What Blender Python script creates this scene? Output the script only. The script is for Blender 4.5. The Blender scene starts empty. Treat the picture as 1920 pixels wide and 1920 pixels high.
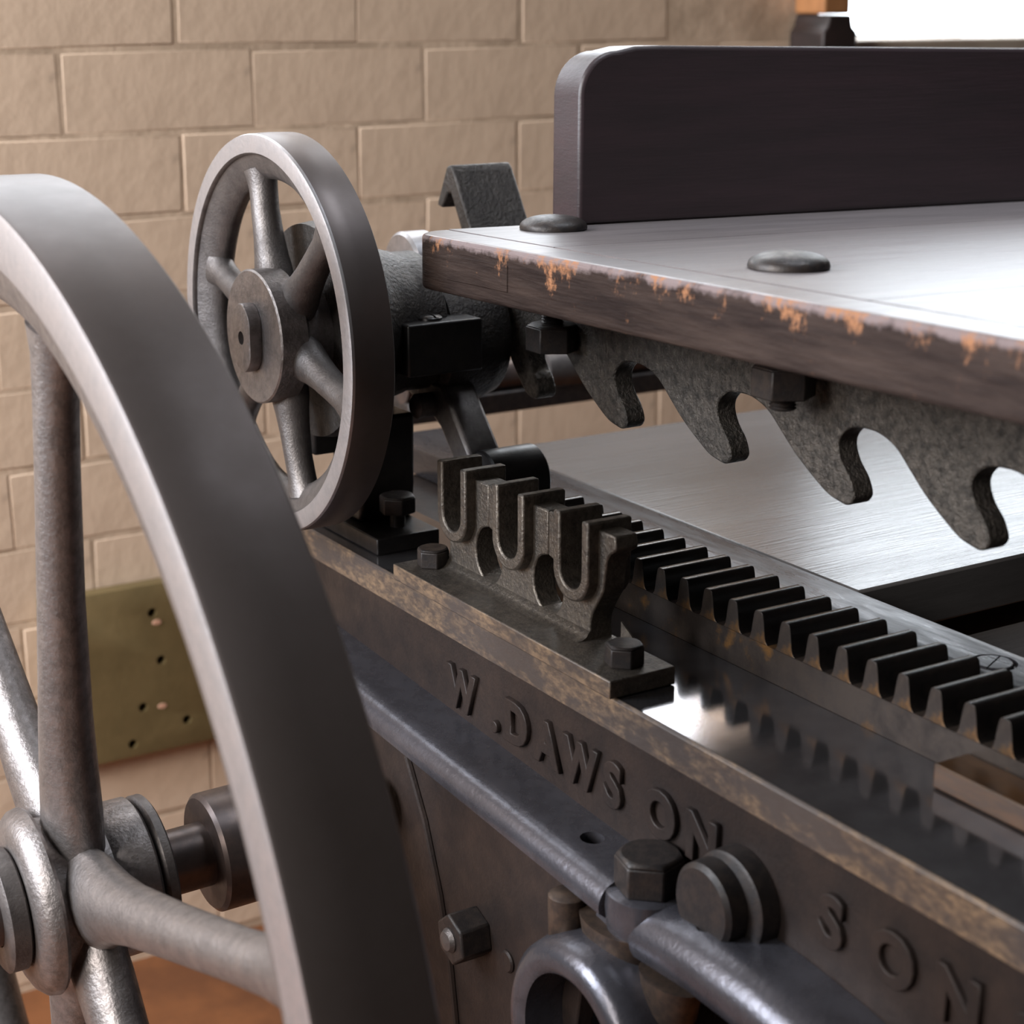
import bpy, math, random
from math import sin, cos, pi, radians, sqrt, atan2
from mathutils import Vector, Matrix

random.seed(7)
scene = bpy.context.scene
COL = scene.collection

# ------------------------------------------------------------------ camera
cam = bpy.data.cameras.new('camera')
cam.sensor_width = 36.0
cam.lens = 62.8125
cam.clip_start = 0.05
cam.dof.use_dof = True
cam.dof.focus_distance = 1.50
cam.dof.aperture_fstop = 6.5
camo = bpy.data.objects.new('camera', cam)
camo.location = (0.0, 0.0, 1.5)
camo.rotation_euler = (radians(90 - 16.07), 0.0, radians(-31.9))
COL.objects.link(camo)
scene.camera = camo

# ------------------------------------------------------------------ view, world, lights
vs = scene.view_settings
vs.view_transform = 'Standard'
vs.look = 'None'
vs.exposure = 0.0
vs.gamma = 1.0
vs.use_curve_mapping = False
world = bpy.data.worlds.new('world')
scene.world = world
world.use_nodes = True
wbg = world.node_tree.nodes['Background']
wbg.inputs[0].default_value = (0.60, 0.55, 0.52, 1)
wbg.inputs[1].default_value = 0.03


def area(name, loc, target, sx, sy, power, col, spread=180):
    l = bpy.data.lights.new(name, 'AREA')
    l.shape = 'RECTANGLE'
    l.size, l.size_y = sx, sy
    l.energy = power
    l.color = col
    l.spread = radians(spread)
    o = bpy.data.objects.new(name, l)
    o.location = loc
    d = Vector(target) - Vector(loc)
    o.rotation_euler = d.to_track_quat('-Z', 'Y').to_euler()
    COL.objects.link(o)
    return o


# tall daylight window of the room on the left, out of frame
area('daylight_left_window', (-1.35, 1.95, 1.95), (0.6, 1.4, 1.0), 0.8, 1.4, 105, (0.84, 0.91, 1.0))
# unseen fill lamp added high on the left to brighten the back wall
area('back_wall_fill', (-2.6, 0.55, 2.5), (0.9, 1.9, 1.0), 1.2, 1.6, 162, (1.0, 0.95, 0.90))
# roof light over the machine
area('roof_light', (1.45, 1.0, 3.3), (1.45, 1.1, 0.0), 0.7, 0.7, 6, (0.86, 0.92, 1.0), 55)
WINDOW_GLOW = 8.0

# ------------------------------------------------------------------ materials
def nt(name):
    m = bpy.data.materials.new(name)
    m.use_nodes = True
    t = m.node_tree
    b = t.nodes['Principled BSDF']
    return m, t, b


def rgba(c):
    return (c[0], c[1], c[2], 1)


def mat(name, col, col2=None, rough=0.5, rough2=None, metal=0.0, nscale=30, stretch=(1, 1, 1), lo=0.4, hi=0.6,
        bump=0.0, bscale=200, bdist=0.002, spec=0.5, col3=None, n3=60, lo3=0.55, hi3=0.62, detail=6, coat=0.0, bstretch=None):
    m, t, b = nt(name)
    N, L = t.nodes, t.links
    tc = N.new('ShaderNodeTexCoord')
    mp = N.new('ShaderNodeMapping')
    mp.inputs['Scale'].default_value = stretch
    L.new(tc.outputs['Object'], mp.inputs[0])
    b.inputs['Metallic'].default_value = metal
    b.inputs['Specular IOR Level'].default_value = spec
    b.inputs['Coat Weight'].default_value = coat
    b.inputs['Coat Roughness'].default_value = 0.25
    b.inputs['Base Color'].default_value = rgba(col)
    b.inputs['Roughness'].default_value = rough
    n = N.new('ShaderNodeTexNoise')
    n.inputs['Scale'].default_value = nscale
    n.inputs['Detail'].default_value = detail
    n.inputs['Roughness'].default_value = 0.65
    L.new(mp.outputs[0], n.inputs[0])
    r = N.new('ShaderNodeMapRange')
    r.inputs[1].default_value = lo
    r.inputs[2].default_value = hi
    L.new(n.outputs[0], r.inputs[0])
    cur = None
    if col2 is not None:
        mx = N.new('ShaderNodeMix')
        mx.data_type = 'RGBA'
        mx.inputs[6].default_value = rgba(col)
        mx.inputs[7].default_value = rgba(col2)
        L.new(r.outputs[0], mx.inputs[0])
        cur = mx.outputs[2]
    if col3 is not None:
        n3n = N.new('ShaderNodeTexNoise')
        n3n.inputs['Scale'].default_value = n3
        n3n.inputs['Detail'].default_value = 8
        n3n.inputs['Roughness'].default_value = 0.7
        L.new(mp.outputs[0], n3n.inputs[0])
        r3 = N.new('ShaderNodeMapRange')
        r3.inputs[1].default_value = lo3
        r3.inputs[2].default_value = hi3
        L.new(n3n.outputs[0], r3.inputs[0])
        mx3 = N.new('ShaderNodeMix')
        mx3.data_type = 'RGBA'
        if cur is None:
            mx3.inputs[6].default_value = rgba(col)
        else:
            L.new(cur, mx3.inputs[6])
        mx3.inputs[7].default_value = rgba(col3)
        L.new(r3.outputs[0], mx3.inputs[0])
        cur = mx3.outputs[2]
    if cur is not None:
        L.new(cur, b.inputs['Base Color'])
    if rough2 is not None:
        rr = N.new('ShaderNodeMapRange')
        rr.inputs[1].default_value = lo
        rr.inputs[2].default_value = hi
        rr.inputs[3].default_value = rough
        rr.inputs[4].default_value = rough2
        L.new(n.outputs[0], rr.inputs[0])
        L.new(rr.outputs[0], b.inputs['Roughness'])
    if bump > 0:
        bn = N.new('ShaderNodeTexNoise')
        bn.inputs['Scale'].default_value = bscale
        bn.inputs['Detail'].default_value = 5
        bn.inputs['Roughness'].default_value = 0.6
        src = mp.outputs[0]
        if bstretch is not None:
            mp2 = N.new('ShaderNodeMapping')
            mp2.inputs['Scale'].default_value = bstretch
            L.new(tc.outputs['Object'], mp2.inputs[0])
            src = mp2.outputs[0]
        L.new(src, bn.inputs[0])
        bp = N.new('ShaderNodeBump')
        bp.inputs['Strength'].default_value = bump
        bp.inputs['Distance'].default_value = bdist
        L.new(bn.outputs[0], bp.inputs['Height'])
        L.new(bp.outputs[0], b.inputs['Normal'])
    return m


M = {}
M['cast'] = mat('cast_iron', (0.17, 0.155, 0.15), (0.09, 0.08, 0.078), rough=0.42, rough2=0.52, metal=0.75, nscale=60, lo=0.35, hi=0.7, bump=0.35, bscale=420, bdist=0.0015)
M['castbig'] = mat('cast_iron_flywheel', (0.30, 0.275, 0.27), (0.14, 0.125, 0.12), rough=0.36, rough2=0.5, metal=0.85, nscale=75, lo=0.32, hi=0.7, bump=0.4, bscale=240, bdist=0.002)
M['machined'] = mat('machined_iron', (0.48, 0.465, 0.48), (0.33, 0.315, 0.32), rough=0.38, rough2=0.48, metal=0.85, nscale=60, lo=0.35, hi=0.70, bump=0.22, bscale=240, bdist=0.0012)
M['tread'] = mat('smooth_rim_iron', (0.135, 0.115, 0.112), (0.105, 0.088, 0.084), rough=0.40, rough2=0.46, metal=0.75, nscale=10, lo=0.35, hi=0.65, bump=0.05, bscale=600, bdist=0.0004)
M['rough'] = mat('rough_black_cast_iron', (0.05, 0.044, 0.040), (0.026, 0.023, 0.022), rough=0.38, rough2=0.5, metal=0.55, nscale=70, lo=0.35, hi=0.7, bump=0.6, bscale=260, bdist=0.003)
M['hook'] = mat('pitted_hook_iron', (0.12, 0.105, 0.092), (0.038, 0.034, 0.031), rough=0.34, rough2=0.5, metal=0.55, nscale=130, lo=0.35, hi=0.65, bump=0.9, bscale=300, bdist=0.0035)
M['black'] = mat('oily_black_iron', (0.016, 0.014, 0.014), (0.009, 0.008, 0.008), rough=0.32, rough2=0.42, metal=0.3, nscale=60, bump=0.15, bscale=300, bdist=0.001)
M['frame'] = mat('painted_frame_iron', (0.030, 0.021, 0.018), (0.015, 0.0115, 0.011), rough=0.42, rough2=0.52, metal=0.1, nscale=35, lo=0.3, hi=0.7, bump=0.3, bscale=220, bdist=0.0018, spec=0.2)
M['ledge'] = mat('worn_blue_black_ledge', (0.095, 0.093, 0.108), (0.06, 0.057, 0.066), rough=0.23, rough2=0.31, metal=0.6, nscale=40, lo=0.3, hi=0.7, bump=0.25, bscale=180, bdist=0.0015)
M['band'] = mat('tan_worn_rail_edge', (0.20, 0.135, 0.085), (0.085, 0.062, 0.048), rough=0.5, rough2=0.42, metal=0.3, nscale=230, stretch=(1, 0.45, 1), lo=0.40, hi=0.60, bump=0.2, bscale=400, bdist=0.001, col3=(0.060, 0.048, 0.044), n3=34, lo3=0.40, hi3=0.56)
M['channel'] = mat('polished_steel_channel', (0.25, 0.24, 0.25), (0.19, 0.18, 0.19), rough=0.09, rough2=0.13, metal=0.9, nscale=30, bump=0.05, bscale=400, bdist=0.0004)
M['rack'] = mat('greasy_rack_iron', (0.040, 0.031, 0.026), (0.022, 0.017, 0.015), rough=0.36, rough2=0.48, metal=0.2, spec=0.25, nscale=40, bump=0.15, bscale=300, bdist=0.001, col3=(0.16, 0.075, 0.018), n3=14, lo3=0.56, hi3=0.68)
M['tooth'] = mat('greasy_tooth_iron', (0.018, 0.015, 0.014), (0.010, 0.009, 0.009), rough=0.18, rough2=0.26, metal=0.2, nscale=90, bump=0.2, bscale=500, bdist=0.0008)
M['strip'] = mat('scratched_black_strip', (0.055, 0.053, 0.06), (0.03, 0.03, 0.036), rough=0.26, rough2=0.38, metal=0.5, nscale=60, stretch=(1, .2, 1), bump=0.35, bscale=160, bdist=0.0012, bstretch=(1, .25, 1))
M['bracket'] = mat('slotted_bracket_iron', (0.17, 0.145, 0.12), (0.05, 0.043, 0.039), rough=0.34, rough2=0.48, metal=0.75, nscale=160, lo=0.30, hi=0.75, bump=0.5, bscale=330, bdist=0.002)
M['nut'] = mat('dark_bolt_iron', (0.036, 0.028, 0.025), (0.018, 0.015, 0.015), rough=0.4, rough2=0.5, metal=0.3, nscale=120, bump=0.3, bscale=500, bdist=0.001)
M['brownbolt'] = mat('brown_worn_bolt', (0.095, 0.065, 0.048), (0.05, 0.036, 0.03), rough=0.42, rough2=0.5, metal=0.6, nscale=100, bump=0.2, bscale=500, bdist=0.001)
M['shaft'] = mat('dark_turned_shaft', (0.12, 0.09, 0.08), (0.075, 0.06, 0.058), rough=0.34, rough2=0.42, metal=0.7, nscale=30, bump=0.05, bscale=400, bdist=0.0005)
M['edgewood'] = mat('worn_plank_edge', (0.050, 0.035, 0.030), (0.020, 0.014, 0.013), rough=0.6, rough2=0.7, spec=0.06, nscale=26, stretch=(1, .3, 2.5), lo=0.35, hi=0.65, bump=0.8, bscale=110, bdist=0.0025, bstretch=(1, .3, 2.5))
M['topwood'] = mat('dusty_plank_top', (0.175, 0.155, 0.158), (0.115, 0.10, 0.102), rough=0.30, rough2=0.38, nscale=20, stretch=(.3, 2, 1), lo=0.35, hi=0.65, bump=0.15, bscale=90, bdist=0.0012, bstretch=(.25, 2, 1), spec=0.6)
M['fence'] = mat('dark_stained_board', (0.038, 0.024, 0.028), (0.022, 0.015, 0.017), rough=0.4, rough2=0.5, nscale=24, stretch=(.2, 1, 2), lo=0.3, hi=0.7, bump=0.3, bscale=120, bdist=0.0012, bstretch=(.15, 1, 3))
M['bedwood'] = mat('grey_bed_board', (0.135, 0.126, 0.124), (0.08, 0.075, 0.074), rough=0.20, rough2=0.27, nscale=22, stretch=(.15, 2, 1), lo=0.3, hi=0.7, bump=0.3, bscale=100, bdist=0.0012, bstretch=(.12, 2.5, 1), spec=0.6)
M['brick'] = mat('painted_brick', (0.68, 0.51, 0.375), (0.60, 0.445, 0.325), rough=0.75, nscale=9, lo=0.3, hi=0.7, bump=0.3, bscale=9, bdist=0.010, col3=(0.42, 0.31, 0.23), n3=13, lo3=0.64, hi3=0.76)
M['mortar'] = mat('painted_mortar', (0.64, 0.48, 0.35), (0.45, 0.33, 0.235), rough=0.8, nscale=12, bump=0.4, bscale=40, bdist=0.004)
M['floor'] = mat('terracotta_floor', (0.20, 0.072, 0.024), (0.12, 0.042, 0.015), rough=0.55, nscale=5, bump=0.2, bscale=30, bdist=0.003)
M['olive'] = mat('olive_board', (0.165, 0.115, 0.048), (0.12, 0.085, 0.034), rough=0.6, nscale=18, lo=0.3, hi=0.7, bump=0.2, bscale=80, bdist=0.002)
M['chip'] = mat('pink_chip', (0.55, 0.30, 0.20), rough=0.7)
M['orangewood'] = mat('orange_jamb_wood', (0.42, 0.19, 0.075), (0.30, 0.13, 0.05), rough=0.5, nscale=20, stretch=(2, 2, .3))
M['darkwood'] = mat('dark_jamb_base', (0.035, 0.022, 0.02), (0.02, 0.014, 0.013), rough=0.5, nscale=20)
M['sill'] = mat('pale_sill', (0.45, 0.38, 0.31), (0.38, 0.31, 0.25), rough=0.6, nscale=8)
M['amber'] = mat('amber_wood_wedge', (0.06, 0.027, 0.009), (0.03, 0.015, 0.007), rough=0.35, nscale=40, stretch=(1, .4, 2), coat=0.3)
M['hole'] = mat('hole_interior', (0.012, 0.010, 0.010), rough=0.8)


def glow_mat(strength, name):
    m, t, b = nt(name)
    b.inputs['Base Color'].default_value = (0.9, 0.9, 0.9, 1)
    b.inputs['Emission Color'].default_value = (0.86, 0.93, 1.0, 1)
    b.inputs['Emission Strength'].default_value = strength
    return m


M['glow'] = glow_mat(WINDOW_GLOW, 'bright_daylight_pane')
M['glow_north'] = glow_mat(WINDOW_GLOW * .6, 'overcast_daylight_pane')

# worn front edge of the feed board: pale rubbed arris along the top, orange bare wood where paint chipped off
def edge_wear(m, nvec, off):
    t = m.node_tree
    N, L = t.nodes, t.links
    b = N['Principled BSDF']
    src = b.inputs['Base Color'].links[0].from_socket
    tc = N.new('ShaderNodeTexCoord')
    dot = N.new('ShaderNodeVectorMath')
    dot.operation = 'DOT_PRODUCT'
    dot.inputs[1].default_value = nvec
    L.new(tc.outputs['Object'], dot.inputs[0])
    sub = N.new('ShaderNodeMath')
    sub.operation = 'SUBTRACT'
    sub.inputs[1].default_value = off
    L.new(dot.outputs['Value'], sub.inputs[0])
    ns = N.new('ShaderNodeTexNoise')
    ns.inputs['Scale'].default_value = 45
    ns.inputs['Detail'].default_value = 8
    ns.inputs['Roughness'].default_value = 0.7
    L.new(tc.outputs['Object'], ns.inputs[0])
    def mask(z0, z1, lo, hi, gain):
        g = N.new('ShaderNodeMapRange')
        g.inputs[1].default_value = z0
        g.inputs[2].default_value = z1
        L.new(sub.outputs[0], g.inputs[0])
        ad = N.new('ShaderNodeMath')
        ad.operation = 'MULTIPLY_ADD'
        ad.inputs[1].default_value = gain
        L.new(g.outputs[0], ad.inputs[0])
        L.new(ns.outputs[0], ad.inputs[2])
        r = N.new('ShaderNodeMapRange')
        r.inputs[1].default_value = lo
        r.inputs[2].default_value = hi
        L.new(ad.outputs[0], r.inputs[0])
        return r.outputs[0]
    m1 = mask(-.011, -.003, 0.72, 0.95, 0.45)
    x1 = N.new('ShaderNodeMix')
    x1.data_type = 'RGBA'
    x1.inputs[7].default_value = (0.19, 0.15, 0.15, 1)
    L.new(m1, x1.inputs[0])
    L.new(src, x1.inputs[6])
    ns2 = ns
    ns = N.new('ShaderNodeTexNoise')
    ns.inputs['Scale'].default_value = 38
    ns.inputs['Detail'].default_value = 9
    ns.inputs['Roughness'].default_value = 0.75
    mp = N.new('ShaderNodeMapping')
    mp.inputs['Location'].default_value = (3.1, 1.7, .4)
    mp.inputs['Scale'].default_value = (1, 1, .7)
    L.new(tc.outputs['Object'], mp.inputs[0])
    L.new(mp.outputs[0], ns.inputs[0])
    g = N.new('ShaderNodeMapRange')
    g.inputs[1].default_value = -.034
    g.inputs[2].default_value = -.006
    L.new(sub.outputs[0], g.inputs[0])
    ad = N.new('ShaderNodeMath')
    ad.operation = 'MULTIPLY_ADD'
    ad.inputs[1].default_value = .10
    L.new(g.outputs[0], ad.inputs[0])
    L.new(ns.outputs[0], ad.inputs[2])
    r = N.new('ShaderNodeMapRange')
    r.inputs[1].default_value = .625
    r.inputs[2].default_value = .71
    L.new(ad.outputs[0], r.inputs[0])
    x2 = N.new('ShaderNodeMix')
    x2.data_type = 'RGBA'
    x2.inputs[7].default_value = (0.31, 0.15, 0.08, 1)
    L.new(r.outputs[0], x2.inputs[0])
    L.new(x1.outputs[2], x2.inputs[6])
    L.new(x2.outputs[2], b.inputs['Base Color'])


# ------------------------------------------------------------------ mesh helpers
class MB:
    def __init__(self):
        self.v, self.f = [], []

    def add(self, vs_, fs_, mx=None):
        o = len(self.v)
        for p in vs_:
            p = Vector(p)
            if mx is not None:
                p = mx @ p
            self.v.append(tuple(p))
        for q in fs_:
            self.f.append(tuple(i + o for i in q))
        return self

    def box(self, x0, x1, y0, y1, z0, z1, mx=None):
        vs_ = [(x0, y0, z0), (x1, y0, z0), (x1, y1, z0), (x0, y1, z0), (x0, y0, z1), (x1, y0, z1), (x1, y1, z1), (x0, y1, z1)]
        return self.add(vs_, [(0, 3, 2, 1), (4, 5, 6, 7), (0, 1, 5, 4), (1, 2, 6, 5), (2, 3, 7, 6), (3, 0, 4, 7)], mx)

    def prism(self, poly, a0, a1, axis='X', mx=None):
        """poly: list of 2D points; X axis -> (y,z); Y axis -> (x,z); Z axis -> (x,y)"""
        n = len(poly)
        def P(p, a):
            if axis == 'X':
                return (a, p[0], p[1])
            if axis == 'Y':
                return (p[0], a, p[1])
            return (p[0], p[1], a)
        ar = sum(poly[i][0] * poly[(i + 1) % n][1] - poly[(i + 1) % n][0] * poly[i][1] for i in range(n))
        if (ar < 0) != (axis == 'Y'):
            poly = poly[::-1]
        if a0 > a1:
            a0, a1 = a1, a0
        vs_ = [P(p, a0) for p in poly] + [P(p, a1) for p in poly]
        fs_ = [tuple(range(n))[::-1], tuple(range(n, 2 * n))]
        for i in range(n):
            j = (i + 1) % n
            fs_.append((i, j, n + j, n + i))
        return self.add(vs_, fs_, mx)

    def lathe(self, prof, seg=48, mx=None, close=False):
        """profile of (x, r) about the local X axis"""
        vs_, fs_ = [], []
        n = len(prof)
        for (x, r) in prof:
            for k in range(seg):
                a = 2 * pi * k / seg
                vs_.append((x, r * cos(a), r * sin(a)))
        m = n if close else n - 1
        for i in range(m):
            i2 = (i + 1) % n
            for k in range(seg):
                k2 = (k + 1) % seg
                fs_.append((i * seg + k, i2 * seg + k, i2 * seg + k2, i * seg + k2))
        if not close:
            fs_.append(tuple(range(seg)))
            fs_.append(tuple((n - 1) * seg + k for k in range(seg))[::-1])
        return self.add(vs_, fs_, mx)

    def loft(self, rings):
        n = len(rings[0])
        vs_ = [p for r in rings for p in r]
        fs_ = []
        for i in range(len(rings) - 1):
            for k in range(n):
                k2 = (k + 1) % n
                fs_.append((i * n + k, i * n + k2, (i + 1) * n + k2, (i + 1) * n + k))
        fs_.append(tuple(range(n))[::-1])
        fs_.append(tuple((len(rings) - 1) * n + k for k in range(n)))
        return self.add(vs_, fs_)

    def tube(self, pts, rad, seg=12):
        rings = []
        pts = [Vector(p) for p in pts]
        for i, p in enumerate(pts):
            t = (pts[min(i + 1, len(pts) - 1)] - pts[max(i - 1, 0)]).normalized()
            a = Vector((1, 0, 0)) if abs(t.x) < .8 else Vector((0, 0, 1))
            e1 = t.cross(a).normalized()
            e2 = t.cross(e1)
            r = rad[i] if isinstance(rad, (list, tuple)) else rad
            rings.append([tuple(p + e1 * (r * cos(2 * pi * k / seg)) + e2 * (r * sin(2 * pi * k / seg))) for k in range(seg)])
        return self.loft(rings)

    def mesh(self, name):
        me = bpy.data.meshes.new(name)
        me.from_pydata(self.v, [], self.f)
        me.update()
        return me


def fix_normals(me):
    import bmesh
    bm = bmesh.new()
    bm.from_mesh(me)
    bmesh.ops.remove_doubles(bm, verts=bm.verts, dist=1e-6)
    bmesh.ops.recalc_face_normals(bm, faces=bm.faces)
    bm.to_mesh(me)
    bm.free()


def link(name, me, parent=None, loc=(0, 0, 0)):
    o = bpy.data.objects.new(name, me)
    COL.objects.link(o)
    if parent is not None:
        o.parent = parent
        if parent.type == 'EMPTY':
            o.matrix_parent_inverse = Matrix.Translation(-parent.location)
    o.location = loc
    return o


def obj(name, mb, m, parent=None, bevel=0.0, seg=2, smooth=True, ang=35):
    me = mb.mesh(name)
    fix_normals(me)
    me.materials.append(m)
    if smooth:
        me.shade_smooth()
        me.set_sharp_from_angle(angle=radians(ang))
    o = link(name, me, parent)
    if bevel > 0:
        b = o.modifiers.new('bevel', 'BEVEL')
        b.width = bevel
        b.segments = seg
        b.limit_method = 'ANGLE'
        b.angle_limit = radians(32)
        b.harden_normals = False
    return o


def cut(o, cutters):
    """subtract meshes from o (cutter = MB)"""
    tmp = []
    for c in cutters:
        me = c.mesh('cutter')
        fix_normals(me)
        t = bpy.data.objects.new('cutter', me)
        COL.objects.link(t)
        b = o.modifiers.new('bool', 'BOOLEAN')
        b.operation = 'DIFFERENCE'
        b.solver = 'EXACT'
        b.object = t
        tmp.append(t)
    bpy.context.view_layer.update()
    dg = bpy.context.evaluated_depsgraph_get()
    me = bpy.data.meshes.new_from_object(o.evaluated_get(dg))
    o.modifiers.clear()
    old = o.data
    o.data = me
    me.name = old.name
    me.set_sharp_from_angle(angle=radians(35))
    for t in tmp:
        bpy.data.objects.remove(t)


def thing(name, label, cat, loc, group=None):
    o = bpy.data.objects.new(name, None)
    o.empty_display_size = 0.05
    o.location = loc
    o['label'] = label
    o['category'] = cat
    if group:
        o['group'] = group
    COL.objects.link(o)
    return o


def tag(o, label, cat, group=None):
    o['label'] = label
    o['category'] = cat
    if group:
        o['group'] = group
    return o


def struct(o, label=None):
    o['kind'] = 'structure'
    if label:
        o['label'] = label
    return o


def arc(cx, cy, r, a0, a1, n):
    return [(cx + r * cos(radians(a0 + (a1 - a0) * i / n)), cy + r * sin(radians(a0 + (a1 - a0) * i / n))) for i in range(n + 1)]


def hexpoly(r, a0=0.0, cx=0.0, cy=0.0):
    return [(cx + r * cos(a0 + k * pi / 3), cy + r * sin(a0 + k * pi / 3)) for k in range(6)]


def hexhead(mb, x, y, z0, z1, r, a0=0.2, dome=0.003):
    """vertical hex head with a chamfered round top"""
    pts = hexpoly(r, a0, x, y)
    mb.prism(pts, z0, z1 - dome, 'Z')
    n = 24
    r1 = r * 0.84
    ring0 = []
    for k in range(n):
        a = a0 + 2 * pi * k / n
        d = (a - a0) % (pi / 3) - pi / 6
        rr = min(r * cos(pi / 6) / cos(d), r)
        ring0.append((x + rr * cos(a), y + rr * sin(a), z1 - dome - 0.0001))
    ring1 = [(x + r1 * cos(a0 + 2 * pi * k / n), y + r1 * sin(a0 + 2 * pi * k / n), z1) for k in range(n)]
    mb.loft([ring0, ring1])
    return mb


# ================================================================== SETTING
YW, ZF = 2.26, 0.151
# window opening in the back wall
WX0, WX1, WZ0, WZ1 = 1.985, 3.25, 1.438, 2.75
W2X0, W2X1, W2Z0, W2Z1 = 1.30, 1.912, 1.56, 2.75     # second, higher window just above the frame
W3X0, W3X1, W3Z0, W3Z1 = 0.20, 1.15, 1.62, 2.55     # third window along the same wall
wall = MB()
wall.box(-1.2, W3X0, YW + .0006, YW + .22, ZF - .05, 3.0)
wall.box(W3X1, W2X0, YW + .0006, YW + .22, ZF - .05, 3.0)
wall.box(W3X0, W3X1, YW + .0006, YW + .22, ZF - .05, W3Z0)
wall.box(W3X0, W3X1, YW + .0006, YW + .22, W3Z1, 3.0)
wall.box(W2X1, WX0, YW + .0006, YW + .22, ZF - .05, 3.0)
wall.box(W2X0, W2X1, YW + .0006, YW + .22, ZF - .05, W2Z0)
wall.box(W2X0, W2X1, YW + .0006, YW + .22, W2Z1, 3.0)
wall.box(WX1, 4.2, YW + .0006, YW + .22, ZF - .05, 3.0)
wall.box(WX0, WX1, YW + .0006, YW + .22, ZF - .05, WZ0 - .012)
wall.box(WX0, WX1, YW + .0006, YW + .22, WZ1, 3.0)
wall_back = struct(obj('wall_back', wall, M['mortar'], smooth=False))
CH, BL = 0.1063, 0.262
JT = 0.0055
JV = 0.0012
bricks = []
for v in range(4):
    b = MB()
    random.seed(50 + v)
    b.box(-(BL - JV) / 2, (BL - JV) / 2, -0.0002, 0.02, -(CH - JT) / 2, (CH - JT) / 2)
    me = b.mesh('brick')
    fix_normals(me)
    for vert in me.vertices:
        vert.co.x += random.uniform(-.002, .002)
        vert.co.z += random.uniform(-.0018, .0018)
    me.materials.append(M['brick'])
    me.shade_smooth()
    me.set_sharp_from_angle(angle=radians(50))
    bricks.append(me)
random.seed(3)
row = 0
z0 = 1.330 - CH * 11
while z0 < 2.20:
    zc = z0 + CH / 2
    off = (0.895 if row % 2 == 0 else 1.0) - BL * 4
    i = 0
    while True:
        xc = off + BL * (i + .5)
        i += 1
        if xc > 3.1:
            break
        if xc < 0.2 or zc < ZF + .04:
            continue
        hits = False
        for (a0, a1, b0, b1) in ((WX0 - .06, WX1, WZ0, WZ1), (W2X0, W2X1, W2Z0, W2Z1), (W3X0, W3X1, W3Z0, W3Z1)):
            if xc + BL / 2 > a0 and xc - BL / 2 < a1 and zc + CH / 2 > b0 and zc - CH / 2 < b1:
                hits = True
        if hits:
            continue
        me = random.choice(bricks)
        o = link('brick', me, wall_back, (xc + random.uniform(-.003, .003), YW + random.uniform(-.0004, .0004), zc + random.uniform(-.0012, .0012)))
        o.rotation_euler = (0, radians(random.uniform(-.5, .5)), radians(random.choice((0, 180)) * 0))
        bv = o.modifiers.new('bevel', 'BEVEL')
        bv.width = .0024
        bv.segments = 2
    z0 += CH
    row += 1

fl = MB()
fl.box(-1.6, 4.2, -1.2, YW + .2, ZF - .05, ZF)
floor = struct(obj('floor', fl, M['floor'], smooth=False))

# window_1: jamb post, sill, glowing pane, frame bars
pane = MB()
pane.box(WX0 + .0, WX1, YW + .17, YW + .175, WZ0, WZ1)
window = struct(obj('window_1', pane, M['glow'], smooth=False))
s = MB()
s.box(WX0 + .012, WX1 + .03, YW - .05, YW + .168, WZ0 - .030, WZ0 - .004)
obj('window_sill', s, M['sill'], window, bevel=.004)
s = MB()
s.box(1.930, 1.984, YW - .075, YW - .004, 1.475, 2.75)
obj('window_jamb', s, M['orangewood'], window, bevel=.004)
s = MB()
s.prism([(1.922, 1.40), (1.992, 1.40), (1.992, 1.448), (1.982, 1.456), (1.978, 1.474), (1.934, 1.474), (1.930, 1.456), (1.922, 1.448)], YW - .085, YW - .004, 'Y')
obj('jamb_plinth', s, M['darkwood'], window, bevel=.003)
s = MB()
s.box(WX0 + .012, WX0 + .03, YW + .10, YW + .168, WZ0 - .002, WZ1 - .002)
obj('window_frame', s, M['sill'], window, bevel=.003)

p2 = MB()
p2.box(W2X0, W2X1, YW + .17, YW + .175, W2Z0, W2Z1)
window2 = struct(obj('window_2', p2, M['glow'], smooth=False))
s = MB()
s.box(W2X0 + .002, W2X1 - .002, YW + .10, YW + .168, W2Z0 + .001, W2Z0 + .03)
obj('window_frame', s, M['sill'], window2, bevel=.003)

p3 = MB()
p3.box(W3X0, W3X1, YW + .17, YW + .175, W3Z0, W3Z1)
window3 = struct(obj('window_3', p3, M['glow_north'], smooth=False))
s = MB()
s.box(W3X0 + .002, W3X1 - .002, YW + .10, YW + .168, W3Z0 + .001, W3Z0 + .03)
obj('window_frame', s, M['sill'], window3, bevel=.003)

# olive board on the wall
BX0, BX1, BZ0, BZ1 = 0.655, 1.06, 0.482, 0.729
p = MB()
p.box(BX0, BX1, YW - .030, YW - .005, BZ0, BZ1)
board = obj('drilled_board', p, M['olive'], None, bevel=.002)
tag(board, 'olive painted board with drilled holes on the brick wall behind the flywheel spokes', 'board')
def boardpt(px, pz):
    return px, pz
hp = [(0.815, 0.617), (0.785, 0.553), (0.848, 0.521), (0.767, 0.502), (0.806, 0.688), (0.7, 0.65)]
cs = []
for (hx, hz) in hp:
    c = MB()
    c.lathe([(-.03, .0066), (.022, .0066)], 16, Matrix.Translation((hx, YW - .030, hz)) @ Matrix.Rotation(pi / 2, 4, 'Z'))
    cs.append(c)
cut(board, cs)
for (hx, hz) in [(0.812, 0.673), (0.813, 0.549)]:
    c = MB()
    c.lathe([(0, .007), (.0012, .006)], 9, Matrix.Translation((hx, YW - .0298, hz)) @ Matrix.Rotation(-pi / 2, 4, 'Z') @ Matrix.Scale(.6, 4, (0, 0, 1)))
    obj('paint_chip', c, M['chip'], board)

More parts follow.
